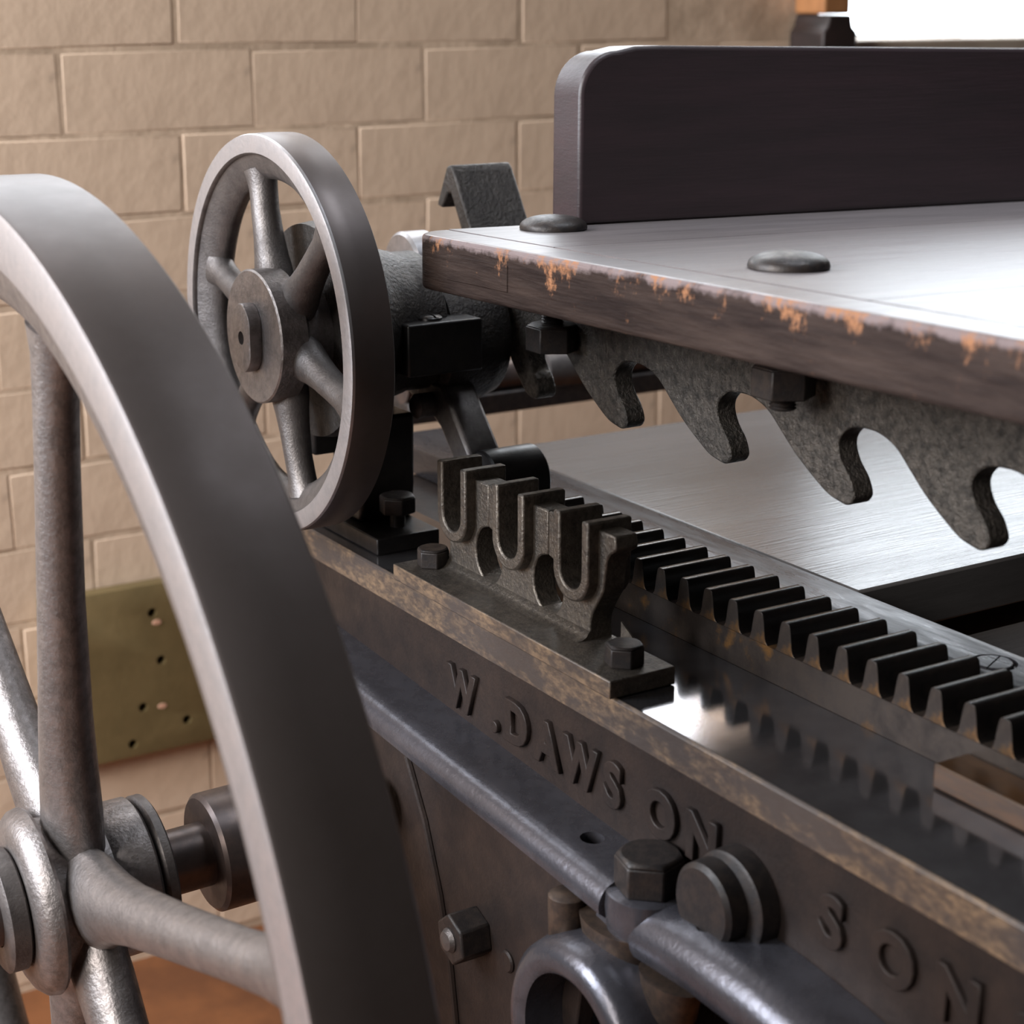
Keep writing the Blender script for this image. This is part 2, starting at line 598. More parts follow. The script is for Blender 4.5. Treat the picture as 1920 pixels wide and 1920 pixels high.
# ================================================================== WHEELS
def spoke(mx, ang, r0, r1, prof, n=20):
    """prof: list of (t, half width in plane, half depth axial, axial offset)"""
    rings = []
    ca, sa = cos(ang), sin(ang)
    for (t, a, b, xo) in prof:
        r = r0 + (r1 - r0) * t
        ring = []
        for k in range(n):
            th = 2 * pi * k / n
            # a slightly pointed oval
            w = a * cos(th)
            d = b * sin(th)
            ring.append(mx @ Vector((xo + d, r * ca - w * sa, r * sa + w * ca)))
        rings.append(ring)
    mb = MB()
    mb.loft(rings)
    return mb


# ---- large flywheel (local X = axle, local y = -Y direction)
n_ax = Vector((0.9995, -0.0121, 0.0282)).normalized()
e_ax = Vector((n_ax.y, -n_ax.x, 0)).normalized()
g_ax = n_ax.cross(e_ax)
if g_ax.z < 0:
    g_ax = -g_ax
CB = Vector((0.36, 1.3048, 0.7997))
MXB = Matrix(((n_ax.x, e_ax.x, g_ax.x, CB.x), (n_ax.y, e_ax.y, g_ax.y, CB.y), (n_ax.z, e_ax.z, g_ax.z, CB.z), (0, 0, 0, 1)))
RB, WB = 0.5725, 0.0757
fw = thing('flywheel', 'large spoked cast iron flywheel with a broad smooth rim in the left foreground', 'flywheel', (CB.x + .04, CB.y, CB.z - RB))
rim = MB()
rim.lathe([(.004, RB), (.001, RB - .0015), (0, RB - .006), (.001, .536), (.003, .528), (.010, .503), (.018, .491), (.030, .485), (.048, .485), (.060, .491), (.068, .503), (.0757, .528), (WB, RB - .004), (WB - .003, RB), (WB / 2, RB + .0012)], 220, MXB, close=True)
ob = obj('rim', rim, M['tread'], fw, ang=50)
ob.data.materials.append(M['castbig'])
ob.data.materials.append(M['machined'])
for pl in ob.data.polygons:
    c = MXB.inverted() @ pl.center
    r = sqrt(c.y ** 2 + c.z ** 2)
    if r < .528:
        pl.material_index = 1
    elif c.x < .0035 and r < RB - .002:
        pl.material_index = 2
for k in range(6):
    a = radians(18.5 + 60 * k)
    sp = spoke(MXB, a, 0.055, 0.492, [(0, .042, .023, .032), (.06, .038, .023, .032), (.14, .029, .0225, .031), (.26, .0235, .0205, .030), (.5, .0205, .0175, .030), (.75, .0185, .0162, .031), (.88, .0195, .0162, .032), (.95, .024, .018, .034), (1, .034, .022, .036)])
    obj('spoke', sp, M['castbig'], fw, ang=60)
hub = MB()
hub.lathe([(-.016, .062), (-.012, .070), (-.006, .0755), (.001, .077), (.004, .075), (.0055, .066), (.054, .060), (.060, .064), (.085, .064), (.088, .060), (.088, .0282), (-.016, .0282)], 72, MXB, close=True)
obj('hub', hub, M['castbig'], fw, ang=40)
w = MB()
w.lathe([(-.034, .0282), (-.034, .047), (-.032, .050), (-.019, .050), (-.0165, .047), (-.0165, .0282)], 64, MXB, close=True)
obj('hub_washer', w, M['cast'], fw, ang=40)
w = MB()
w.lathe([(.090, .0282), (.090, .060), (.0925, .063), (.099, .063), (.101, .060), (.101, .0282)], 64, MXB, close=True)
obj('hub_collar', w, M['cast'], fw, ang=40)

# shaft through the flywheel, with its collar
sh = thing('drive_shaft', 'dark turned drive shaft with a stepped collar running through the large flywheel', 'shaft', (CB.x, CB.y, CB.z - .05))
w = MB()
w.lathe([(-.140, .0265), (-.138, .0275), (.30, .0275), (.31, .0275)], 48, MXB)
obj('shaft', w, M['shaft'], sh, ang=40)
w = MB()
w.lathe([(.145, .030), (.145, .0475), (.148, .051), (.185, .051), (.188, .047), (.25, .047), (.25, .03)], 56, MXB)
obj('shaft_collar', w, M['shaft'], sh, ang=40)

# ---- small wheel
CS = Vector((0.655, 1.4825, 1.2043))
MXS = Matrix.Translation(CS) @ Matrix.Rotation(pi, 4, 'X')
MXS = Matrix(((1, 0, 0, CS.x), (0, -1, 0, CS.y), (0, 0, 1, CS.z), (0, 0, 0, 1)))
RS, WS = 0.1801, 0.0417
sw = thing('spoked_pulley', 'small six spoked cast iron wheel standing beside the end of the plank', 'wheel', (CS.x + .02, CS.y, CS.z - RS))
rim = MB()
rim.lathe([(.003, RS), (.0008, RS - .001), (0, RS - .004), (0, .1635), (.0015, .1620), (.0042, .1615), (.0055, .1595), (.0080, .1530), (.013, .1450), (.019, .1395), (.024, .1385), (.030, .1405), (.036, .1480), (WS, .160), (WS, RS - .003), (WS - .002, RS), (WS / 2, RS + .0006)], 160, MXS, close=True)
ob = obj('rim', rim, M['tread'], sw, ang=40)
ob.data.materials.append(M['cast'])
ob.data.materials.append(M['machined'])
for pl in ob.data.polygons:
    c = MXS.inverted() @ pl.center
    r = sqrt(c.y ** 2 + c.z ** 2)
    if r < .1628:
        pl.material_index = 1
    elif c.x < .003 and r < RS - .0005:
        pl.material_index = 2
for k in range(6):
    a = radians(43.5 + 60 * k)
    sp = spoke(MXS, a, 0.028, 0.1500, [(0, .022, .018, .020), (.25, .0205, .017, .020), (.36, .0165, .0155, .020), (.5, .0142, .014, .020), (.7, .0128, .013, .020), (.85, .0135, .013, .021), (.94, .017, .0135, .021), (1, .022, .014, .021)])
    obj('spoke', sp, M['cast'], sw, ang=60)
hub = MB()
hub.lathe([(-.0085, .020), (-.0085, .0595), (-.007, .061), (.018, .061), (.024, .052), (.055, .052), (.055, .02)], 64, MXS)
obj('hub', hub, M['castbig'], sw, ang=40)
w = MB()
pl_ = []
for k in range(28):
    a = 2 * pi * k / 28
    pl_.append((.0225 * cos(a) if abs(cos(a)) < .86 else .0225 * .86 * (1 if cos(a) > 0 else -1), .0315 * sin(a)))
w.prism(pl_, -.0205, -.0084, 'X', MXS)
ax = obj('axle_end', w, M['castbig'], sw, bevel=.0015)
c = MB()
c.lathe([(-.03, .0062), (-.014, .0062)], 20, MXS)
cut(ax, [c])

# ================================================================== BEARING behind the small wheel
br = thing('bearing_block', 'black bearing housing with square cap between the small wheel and the plank', 'bearing', (0.77, 1.4825, 1.0165))
bm_ = MB()
MXA = Matrix(((1, 0, 0, 0), (0, -1, 0, CS.y), (0, 0, 1, CS.z), (0, 0, 0, 1)))
bm_.lathe([(.702, .050), (.702, .098), (.715, .100), (.735, .093), (.752, .080), (.768, .072), (.785, .068), (.790, .066), (.812, .066), (.816, .060), (.816, .03)], 64, MXA)
obj('housing', bm_, M['rough'], br, ang=45)
bm_ = MB()
bm_.lathe([(.8165, .02), (.8165, .058), (.820, .064), (.870, .066), (.884, .062), (.890, .050), (.890, .02)], 56, Matrix.Translation((0, 0, -.016)) @ MXA)
obj('lower_boss', bm_, M['rough'], br, ang=45)
bm_ = MB()
bm_.box(.7585, .8366, 1.3950, 1.4500, 1.1690, 1.2170)
capb = obj('cap_block', bm_, M['black'], br, bevel=.002)
bm_ = MB()
bm_.lathe([(0, .012), (.002, .0115), (.004, .009), (.0045, .003), (.0045, .0001)], 24, Matrix.Translation((.792, 1.415, 1.217)) @ Matrix.Rotation(-pi / 2, 4, 'Y'))
so = obj('screw_head', bm_, M['black'], capb)
c = MB()
c.box(.791, .7932, 1.40, 1.432, 1.2195, 1.224)
cut(so, [c])
bm_ = MB()
bm_.prism([(1.466, 1.0165), (1.540, 1.0165), (1.525, 1.06), (1.520, 1.12), (1.460, 1.12), (1.462, 1.05)], .742, .800, 'X')
obj('pedestal', bm_, M['black'], br, bevel=.004)
bm_ = MB()
bm_.box(.712, .80, 1.50, 1.56, 1.08, 1.15)
obj('pedestal_block', bm_, M['black'], br, bevel=.003)
bm_ = MB()
bm_.lathe([(.845, .01), (.845, .034), (.848, .037), (.872, .037), (.875, .034), (.875, .01)], 40, Matrix(((1, 0, 0, -.012), (0, -1, 0, 1.545), (0, 0, 1, 1.243), (0, 0, 0, 1))))
obj('round_lug', bm_, M['machined'], br, ang=40)
bm_ = MB()
bm_.lathe([(0, .006), (.002, .0075), (.003, .0075), (.003, .004)], 20, Matrix.Translation((.775, 1.470, 1.2685)) @ Matrix.Rotation(-pi / 2, 4, 'Y'))
obj('oil_hole_rim', bm_, M['machined'], br)

# bent strap behind the plank
st = thing('bent_strap', 'flat iron strap bent over like a hook behind the corner of the plank', 'strap', (.90, 1.56, 1.24))
YS = 1.56
k_ = YS / 1.45
def zz(z):
    return 1.5 - (1.5 - z) * k_
bm_ = MB()
out = [(YS - .070, zz(1.285) - .045), (YS - .002, zz(1.351) - .006), (YS + .004, zz(1.351)), (YS + .012, zz(1.349)), (YS + .032, zz(1.312)), (YS + .022, zz(1.310)), (YS + .010, zz(1.325)), (YS + .004, zz(1.325)), (YS - .052, zz(1.285) - .052)]
bm_.prism(out, .8376 * k_, .902 * k_, 'X')
so = obj('strap', bm_, M['rough'], st, bevel=.002)

# connecting arm and clamp ring
ar = thing('linkage_arm', 'short cast arm hanging from the bearing down to a clamp ring', 'linkage', (.87, 1.40, 1.06))
bm_ = MB()
def armring(x, y, z, w, d):
    return [(x - d, y - w, z - w * .5), (x + d, y - w, z - w * .5), (x + d, y + w, z + w * .5), (x - d, y + w, z + w * .5)]
bm_.prism([(1.485, 1.150), (1.435, 1.150), (1.395, 1.105), (1.372, 1.078), (1.385, 1.060), (1.412, 1.078), (1.440, 1.108), (1.46, 1.118), (1.485, 1.118)], .815, .850, 'X')
obj('arm', bm_, M['cast'], ar, bevel=.004)
bm_ = MB()
MXR = Matrix(((1, 0, 0, 0), (0, -1, 0, 1.374), (0, 0, 1, 1.066), (0, 0, 0, 1)))
bm_.lathe([(.822, .017), (.822, .029), (.824, .031), (.878, .031), (.880, .029), (.880, .017)], 40, MXR, close=True)
obj('clamp_ring', bm_, M['black'], ar, ang=40)
bm_ = MB()
bm_.lathe([(.832, .0165), (.884, .0165)], 32, MXR)
obj('rod', bm_, M['black'], ar, ang=40)
bm_ = MB()
bm_.lathe([(.795, .008), (.798, .012), (.83, .012)], 20, Matrix(((1, 0, 0, 0), (0, -1, 0, 1.455), (0, 0, 1, 1.127), (0, 0, 0, 1))))
obj('pin', bm_, M['cast'], ar, ang=40)

# cross shafts far behind
cs_ = thing('cross_shaft', 'dark horizontal cross shaft seen under the plank behind the hooks', 'shaft', (1.4, 1.86, .99))
bm_ = MB()
bm_.lathe([(1.0, .019), (2.3, .019)], 32, Matrix.Translation((0, 1.86, 1.048)))
obj('shaft', bm_, M['shaft'], cs_, ang=40)
bm_ = MB()
bm_.lathe([(1.20, .019), (1.20, .026), (1.27, .028), (1.31, .024), (1.33, .019)], 32, Matrix.Translation((0, 1.86, 1.048)))
obj('shaft_collar', bm_, M['cast'], cs_, ang=40)
bm_ = MB()
bm_.box(1.0, 2.3, 1.84, 1.90, 1.005, 1.032)
obj('tie_bar', bm_, M['nut'], cs_, bevel=.003)

# ================================================================== FEED BOARD (slightly out of level)
U_ = Vector((-.0034, .9997, -.0224))
V_ = Vector((.9998, -.0039, -.0195))
V_.normalize()
N_ = V_.cross(U_).normalized()
U_ = N_.cross(V_).normalized()
P0 = Vector((.750, 1.3202, 1.3048))
MXP = Matrix(((V_.x, U_.x, N_.x, P0.x), (V_.y, U_.y, N_.y, P0.y), (V_.z, U_.z, N_.z, P0.z), (0, 0, 0, 1)))
TH = .0472
edge_wear(M['edgewood'], tuple(N_), N_.dot(P0))
K = .9375
fb = thing('feed_board', 'thick worn wooden feed board with chipped painted front edge and domed bolts', 'table', tuple(P0 - Vector((0, .4, TH))))
bm_ = MB()
poly = [(.0, -1.0), (.0, .022)] + arc(.037, .022, .037, 180, 90, 8)[1:] + [(.042, .059), (.042, -1.0)]
bm_.prism(poly, -TH, 0, 'Z', MXP)
o = batten = obj('edge_batten', bm_, M['edgewood'], fb, bevel=.004, seg=3)
o.data.materials.append(M['topwood'])
for pl in o.data.polygons:
    if (MXP.inverted() @ pl.center).z > -.0005 and abs(pl.normal.z) > .9:
        pl.material_index = 1
for (y0, y1) in ((-.1120, .059), (-.48, -.1130), (-1.0, -.481)):
    bm_ = MB()
    bm_.box(.0421, .90, y0, y1, -TH, 0, MXP)
    obj('plank', bm_, M['topwood'], fb, smooth=False)
# inlaid repair block in the front edge
bm_ = MB()
bm_.box(-.0010, .012, -.110, -.012, -.0345, -.013, MXP)
obj('inlay_block', bm_, M['edgewood'], batten, bevel=.0008)
for (bx, by) in ((.873, 1.333), (.860, .9995)):
    lp = MXP.inverted() @ Vector((bx, by, 1.303))
    top = MXP @ Vector((lp.x, lp.y, 0))
    MT = Matrix.Translation(top) @ Matrix.Rotation(-pi / 2, 4, 'Y')
    bm_ = MB()
    prof = [(0, .0285), (.0012, .0302), (.0026, .0302)] + [(.0026 + .0100 * sin(radians(a)), .0302 * cos(radians(a)) ** .75) for a in range(15, 90, 12)] + [(.0127, .0005)]
    bm_.lathe(prof, 48, MT)
    obj('bolt_head', bm_, M['nut'], fb, ang=50)
    zt = 1.2178 if by > 1.2 else 1.2390
    hgt = .0244
    bm_ = MB()
    bm_.lathe([(zt - hgt - (.002 if by > 1.2 else .010), .0095), (zt + .05, .0095)], 20, Matrix.Translation((bx, by, 0)) @ Matrix.Rotation(-pi / 2, 4, 'Y'))
    thr = MB()
    pr = []
    z = zt - hgt - (.001 if by > 1.2 else .010)
    while z < top.z - TH + .003:
        pr += [(z, .0088), (z + .0012, .0104), (z + .0024, .0088)]
        z += .0026
    thr.lathe(pr, 24, Matrix.Translation((bx, by, 0)) @ Matrix.Rotation(-pi / 2, 4, 'Y'))
    shank = obj('bolt_shank', thr, M['nut'], fb, ang=20)
    bm_ = MB()
    hexhead(bm_, bx, by, zt - hgt, zt, .0246, .52, .002)
    obj('nut', bm_, M['nut'], shank, bevel=.0012)

# back board standing on the feed board
bb = MB()
lx0 = (MXP.inverted() @ Vector((.9127, 1.3517, 1.301))).x
ly0 = (MXP.inverted() @ Vector((.9127, 1.3517, 1.301))).y
H = .1589
pol = [(lx0, .0005), (lx0, H - .045)] + arc(lx0 + .040, H - .045, .040, 180, 90, 10)[1:-1] + [(lx0 + .030 + .01, H - .005), (lx0 + .06, H - .001), (lx0 + .09, H), (1.15, H), (1.15, .0005)]
bb.prism(pol, ly0, ly0 + .046, 'Y', MXP)
fo = obj('fence_board', bb, M['fence'], None, bevel=.004, seg=3)
tag(fo, 'dark stained upright wooden board with rounded corner standing on the feed board', 'board')

# ================================================================== HOOK PLATE under the feed board
def cm(p, n):
    out = []
    m = len(p)
    for i in range(m - 1):
        p0, p1, p2, p3 = p[max(i - 1, 0)], p[i], p[i + 1], p[min(i + 2, m - 1)]
        for k in range(n):
            t = k / n
            out.append(tuple(.5 * (2 * p1[a] + (p2[a] - p0[a]) * t + (2 * p0[a] - 5 * p1[a] + 4 * p2[a] - p3[a]) * t * t + (3 * p1[a] - p0[a] - 3 * p2[a] + p3[a]) * t ** 3) for a in (0, 1)))
    out.append(p[-1])
    return out


hpz = lambda y: 1.2550 + .0224 * (1.32 - y)
XH, TH_H = .8906, .0205
tips = [K * t for t in (1.4756, 1.3236, 1.1691, 1.0141, .8703, .7270)]
# outline relative to hook tip Y (right side facing the viewer = smaller Y)
slot = [(.0154, 1.1114), (.0085, 1.1108), (.0031, 1.1137), (.0005, 1.1204), (.0061, 1.1323), (.0162, 1.1432), (.0218, 1.1551), (.0200, 1.1642), (.0107, 1.1726), (-.0013, 1.1761)]
slope_ = [(.130, 1.1762), (.1086, 1.1688), (.0902, 1.1542), (.0725, 1.1398), (.0518, 1.1264), (.0316, 1.1153)]
slot = [(dy * K, 1.5 - (1.5 - z) * K) for dy, z in slot]
slope_ = [(dy * K, 1.5 - (1.5 - z) * K) for dy, z in slope_]
S0 = .0154 * K
pts = []
prev = None
for i, ty in enumerate(tips):
    if i == 0:
        pts.append((ty + .100, hpz(ty + .100)))
        pts.append((ty + .096, 1.205))
        sc = .6
    else:
        sc = ((prev - .0012) - (ty + S0)) / (.1529 * K - S0)
    for (dy, z) in slope_:
        pts.append((ty + S0 + (dy - S0) * sc, z))
    for (dy, z) in slot:
        pts.append((ty + dy, z))
    prev = ty
pts = [pts[0]] + cm(pts[1:], 4)
pts += [(prev - .03, 1.19), (prev - .06, 1.17), (prev - .06, hpz(prev - .06))]
hk = thing('hook_plate', 'pitted cast iron plate with a row of downward hooks under the feed board', 'hook plate', (XH, 1.05, 1.13))
bm_ = MB()
bm_.prism(pts, XH, XH + TH_H, 'X')
obj('hooks', bm_, M['hook'], hk, bevel=.0016, seg=2)
bm_ = MB()
bm_.prism([(1.37, hpz(1.37) - .0005), (1.37, hpz(1.37) - .012), (.63, hpz(.63) - .012), (.63, hpz(.63) - .0005)], XH + TH_H, XH + .06, 'X')
obj('top_flange', bm_, M['hook'], hk, bevel=.0015)
# ================================================================== MACHINE FRAME: rail, web, ledge, plate
fr = thing('press_frame', 'long cast iron side frame with steel rail and raised maker lettering', 'machine frame', (.72, 1.1, ZF))
bm_ = MB()
bm_.box(.7172, .98, .25, 1.66, .975, .9990)
obj('rail_body', bm_, M['frame'], fr, bevel=.001)
bm_ = MB()
bm_.box(.7185, .8365, .25, 1.66, .9992, 1.0000)
obj('rail_channel', bm_, M['channel'], fr)
bm_ = MB()
bm_.prism([(.7165, .9725), (.7165, .9985), (.7185, 1.0005), (.7195, 1.0005), (.7195, .9725)], .25, 1.66, 'Y')
obj('rail_edge', bm_, M['band'], fr, bevel=.0008)
# web with lettering
bm_ = MB()
bm_.box(.727, .745, .25, 1.66, .860, .9748)
web = obj('web', bm_, M['frame'], fr, bevel=.001)

fnt_objs = []
def letter(ch, yc, zc, h, parent, wscale=1.0):
    cu = bpy.data.curves.new('letter', 'FONT')
    cu.body = ch
    cu.align_x = 'CENTER'
    cu.size = h / .72
    cu.extrude = .0030
    cu.offset = .0016
    cu.bevel_depth = .0009
    cu.bevel_resolution = 1
    cu.resolution_u = 4
    t = bpy.data.objects.new('letter', cu)
    COL.objects.link(t)
    bpy.context.view_layer.update()
    dg = bpy.context.evaluated_depsgraph_get()
    me = bpy.data.meshes.new_from_object(t.evaluated_get(dg))
    bpy.data.objects.remove(t)
    me.materials.clear()
    me.materials.append(M['frame'])
    mx = Matrix(((0, 0, -1, .7262), (-wscale, 0, 0, yc), (0, 1, 0, zc), (0, 0, 0, 1)))
    me.transform(mx)
    o = link('letter', me, parent)
    return o


for (ch, yc) in (('W', 1.245), ('.', 1.190), ('D', 1.156), ('A', 1.110), ('W', 1.062), ('S', 1.018), ('O', .958), ('N', .908), ('S', .772), ('O', .716), ('N', .660), ('S', .606)):
    letter(ch, yc, .9085, .035, web, .98 if ch != 'W' else .85)

# ledge with rounded nose, sloping very slightly towards the viewer
def zl(y):
    return .885 + .05 * (y - 1.0)
def ledge_section(y, z):
    s_ = [(.740, z)] + [(.690, z + .0012)]
    s_ += [(.686 + .018 * cos(radians(a)), z - .0168 + .018 * sin(radians(a))) for a in range(90, 196, 15)]
    s_ += [(.674, z - .026), (.740, z - .026)]
    return [(x, y, zz_) for (x, zz_) in s_]
bm_ = MB()
bm_.loft([ledge_section(y, zl(y)) for y in (1.5, 1.4, 1.3, 1.2, 1.05, .955)])
lo = obj('ledge', bm_, M['ledge'], fr, ang=40)
c = MB()
c.lathe([(.80, .0095), (.95, .0095)], 24, Matrix.Translation((.7045, 1.0165, 0)) @ Matrix.Rotation(-pi / 2, 4, 'Y'))
cut(lo, [c])
# outer side plate below the ledge
bm_ = MB()
pp = [(1.42, zl(1.42) - .02), (.985, zl(.985) - .02), (.985, .84), (.990, .80), (1.00, .74), (1.00, .30), (1.34, .25)]
bm_.prism(pp, .680, .696, 'X')
side = obj('side_plate', bm_, M['frame'], fr, bevel=.002)
bm_ = MB()
bm_.tube([(.679, 1.262, .868), (.679, 1.232, .82), (.679, 1.207, .76), (.679, 1.190, .70), (.679, 1.180, .64), (.679, 1.178, .55)], .0035, 8)
obj('plate_ridge', bm_, M['frame'], side)
# hex nut on the plate
bm_ = MB()
nm = [(1.1445 + .0225 * cos(radians(20 + 60 * k)), .754 + .0225 * sin(radians(20 + 60 * k))) for k in range(6)]
bm_.prism(nm, .652, .681, 'X')
obj('plate_nut', bm_, M['nut'], side, bevel=.002)
bm_ = MB()
bm_.lathe([(.646, .002), (.6475, .008), (.651, .0105), (.66, .0105)], 24, Matrix.Translation((0, 1.1445, .754)))
obj('plate_bolt', bm_, M['cast'], side)
bm_ = MB()
bm_.lathe([(.677, .001), (.677, .008), (.6785, .0095), (.682, .0095)], 24, Matrix.Translation((0, 1.098, .749)))
obj('plate_plug', bm_, M['frame'], side)
# ring boss low on the plate
bm_ = MB()
bm_.lathe([(.646, .062), (.642, .068), (.643, .078), (.650, .086), (.662, .089), (.70, .089), (.74, .088), (.74, .062)], 72, Matrix.Translation((0, .957, .750)), close=True)
obj('ring_boss', bm_, M['ledge'], fr, ang=45)

# lower bead casting in front of the lettering
lb = thing('lower_rail', 'rounded blue black lower rail casting bolted on below the lettering', 'rail casting', (.70, .8, .82))
def bead_section(y, z, k=1.0):
    s_ = [(.7265, z + .004), (.712, z + .003)]
    s_ += [(.700 + .028 * k * cos(radians(a)), z - .024 + .026 * sin(radians(a))) for a in range(80, 211, 13)]
    s_ += [(.690, z - .042), (.712, z - .046), (.727, z - .046)]
    return [(x, y, zz_) for (x, zz_) in s_]
bm_ = MB()
rg = []
for (y, z, k) in ((.972, .862, .8), (.945, .866, .9), (.91, .870, .95), (.86, .8745, 1), (.80, .8735, 1), (.74, .868, 1), (.68, .858, 1), (.60, .840, 1), (.48, .80, 1), (.35, .75, 1)):
    rg.append(bead_section(y, z + .008, k))
bm_.loft(rg)
lo = obj('bead', bm_, M['ledge'], lb, ang=40)
c = MB()
c.lathe([(.84, .0085), (.95, .0085)], 24, Matrix.Translation((.7000, .868, 0)) @ Matrix.Rotation(-pi / 2, 4, 'Y'))
cut(lo, [c])
bm_ = MB()
rings = []
for (z, r) in ((.850, .030), (.868, .032), (.8790, .031), (.8805, .029)):
    rings.append([(.7000 + r * .95 * cos(2 * pi * k / 32), .940 + r * sin(2 * pi * k / 32), z) for k in range(32)])
bm_.loft(rings)
obj('bolt_flange', bm_, M['ledge'], lb, ang=40)
bm_ = MB()
hexhead(bm_, .702, .940, .8805, .9085, .0262, .30, .004)
obj('hex_bolt', bm_, M['nut'], lb, bevel=.0015)
# lug and nuts under the joint
bm_ = MB()
bm_.lathe([(.822, .0125), (.824, .014), (.846, .0145), (.858, .0145), (.860, .012)], 28, Matrix.Translation((.671, 1.000, -.002)) @ Matrix.Rotation(-pi / 2, 4, 'Y'))
obj('lug_bolt', bm_, M['brownbolt'], lb, ang=40)
bm_ = MB()
rings = []
for (z, rx, ry, yo) in ((.790, .016, .024, .955), (.805, .021, .030, .955), (.828, .024, .036, .956), (.85, .026, .040, .957)):
    rings.append([(.690 + rx * cos(2 * pi * k / 28), yo + ry * sin(2 * pi * k / 28), z) for k in range(28)])
bm_.loft(rings)
obj('joint_lump', bm_, M['brownbolt'], lb, ang=50)
bm_ = MB()
hexhead(bm_, .690, .950, .778, .800, .021, .2, .003)
obj('lower_nut', bm_, M['nut'], lb, bevel=.001)
bm_ = MB()
rings = []
for (z, rx, ry) in ((.795, .012, .016), (.81, .016, .024), (.835, .018, .03)):
    rings.append([(.688 + rx * cos(2 * pi * k / 28), .893 + ry * sin(2 * pi * k / 28), z) for k in range(28)])
bm_.loft(rings)
obj('under_lug', bm_, M['brownbolt'], lb, ang=50)

# large round bolt on the web
rb = thing('stud_bolt', 'large dark round headed bolt between the raised letters and the lower rail', 'bolt', (.70, .862, .87))
bm_ = MB()
bm_.lathe([(.694, .001), (.694, .0275), (.697, .031), (.710, .032), (.710, .001)], 48, Matrix.Translation((0, .870, .8985)))
obj('head', bm_, M['nut'], rb, ang=40)
bm_ = MB()
bm_.lathe([(.7105, .001), (.7105, .034), (.712, .037), (.7265, .038), (.7265, .001)], 48, Matrix.Translation((0, .862, .9005)))
obj('collar', bm_, M['nut'], rb, ang=40)

# ================================================================== GEAR RACK
rk = thing('gear_rack', 'greasy iron gear rack with upright teeth lying along the rail channel', 'gear rack', (.87, 1.0, 1.0))
PITCH = .03108
Y1 = 1.1468          # centre of first tooth clear of the slotted bracket
teeth_y = [Y1 - .0012 - PITCH * k for k in range(-6, 22)]
top = []
ya = teeth_y[0] + PITCH * .5
yb = teeth_y[-1] - PITCH * .5
poly = [(yb, 1.0002), (ya, 1.0002), (ya, 1.0274), (yb, 1.0274)]
bm_ = MB()
bm_.prism(poly, .837, .905, 'X')
obj('rack_bar', bm_, M['rack'], rk)
tm = MB()
hw = [(.0122, 1.0274), (.0100, 1.0286), (.0086, 1.0310), (.0077, 1.0350), (.0070, 1.0400), (.0062, 1.0450), (.0053, 1.0490), (.0043, 1.0512), (.0032, 1.0520)]
tp = [(-a, z) for a, z in hw] + [(a, z) for a, z in hw[::-1]]
tm.prism(tp, .837, .9055, 'X')
me = tm.mesh('tooth')
fix_normals(me)
me.materials.append(M['rack'])
me.materials.append(M['tooth'])
for pl in me.polygons:
    pl.material_index = 0 if pl.normal.x < -.9 else 1
me.shade_smooth()
me.set_sharp_from_angle(angle=radians(50))
for i, ty in enumerate(teeth_y):
    o = link('tooth', me, rk, (0, ty, 0))
    b = o.modifiers.new('bevel', 'BEVEL')
    b.width = .0009
    b.segments = 2
    b.limit_method = 'ANGLE'
    b.angle_limit = radians(60)
# smooth strip behind the teeth
bm_ = MB()
bm_.box(.9052, .978, .40, 1.72, 1.0, 1.0305)
so = obj('back_strip', bm_, M['strip'], rk, bevel=.0015)
c = MB()
c.lathe([(1.0285, .0175), (1.05, .0175)], 28, Matrix.Translation((.9505, .8575, 0)) @ Matrix.Rotation(-pi / 2, 4, 'Y'))
cut(so, [c])
bm_ = MB()
bm_.lathe([(1.0285, .001), (1.0285, .0148), (1.0305, .0145), (1.0312, .0135), (1.0312, .001)], 28, Matrix.Translation((.9505, .8575, 0)) @ Matrix.Rotation(-pi / 2, 4, 'Y'))
scr = obj('screw_head', bm_, M['strip'], so, ang=40)
c = MB()
c.box(.930, .970, .8568, .8582, 1.0300, 1.04, Matrix.Translation((.9505, .8575, 0)) @ Matrix.Rotation(radians(25), 4, 'Z') @ Matrix.Translation((-.9505, -.8575, 0)))
cut(scr, [c])

# amber wedge in the channel at the right
bm_ = MB()
bm_.box(.805, .8362, .55, .7705, 1.0006, 1.0180)
wd = obj('wooden_wedge', bm_, M['amber'], None, bevel=.0015)
tag(wd, 'amber coloured wooden wedge lying in the rail channel at the right edge', 'wedge')

# ================================================================== BED BOARDS
bm_ = MB()
bm_.box(.9795, 2.1, 1.034, 1.603, .985, 1.0300)
bo = obj('bed_board', bm_, M['bedwood'], None, bevel=.0025)
tag(bo, 'wide grey wooden bed board lying flat below the row of hooks', 'board')
bm_ = MB()
bm_.box(.9795, 2.1, .45, 1.02, .935, .9745)
bo = obj('bed_board', bm_, M['bedwood'], None, bevel=.0025)
tag(bo, 'lower grey wooden board in shadow at the right edge beside the rack', 'board')
bm_ = MB()
bm_.box(1.0, 2.1, 1.55, 1.60, .93, .984)
bm_.box(1.0, 2.1, 1.045, 1.10, .93, .984)
obj('cross_rail', bm_, M['black'], fr, bevel=.002)

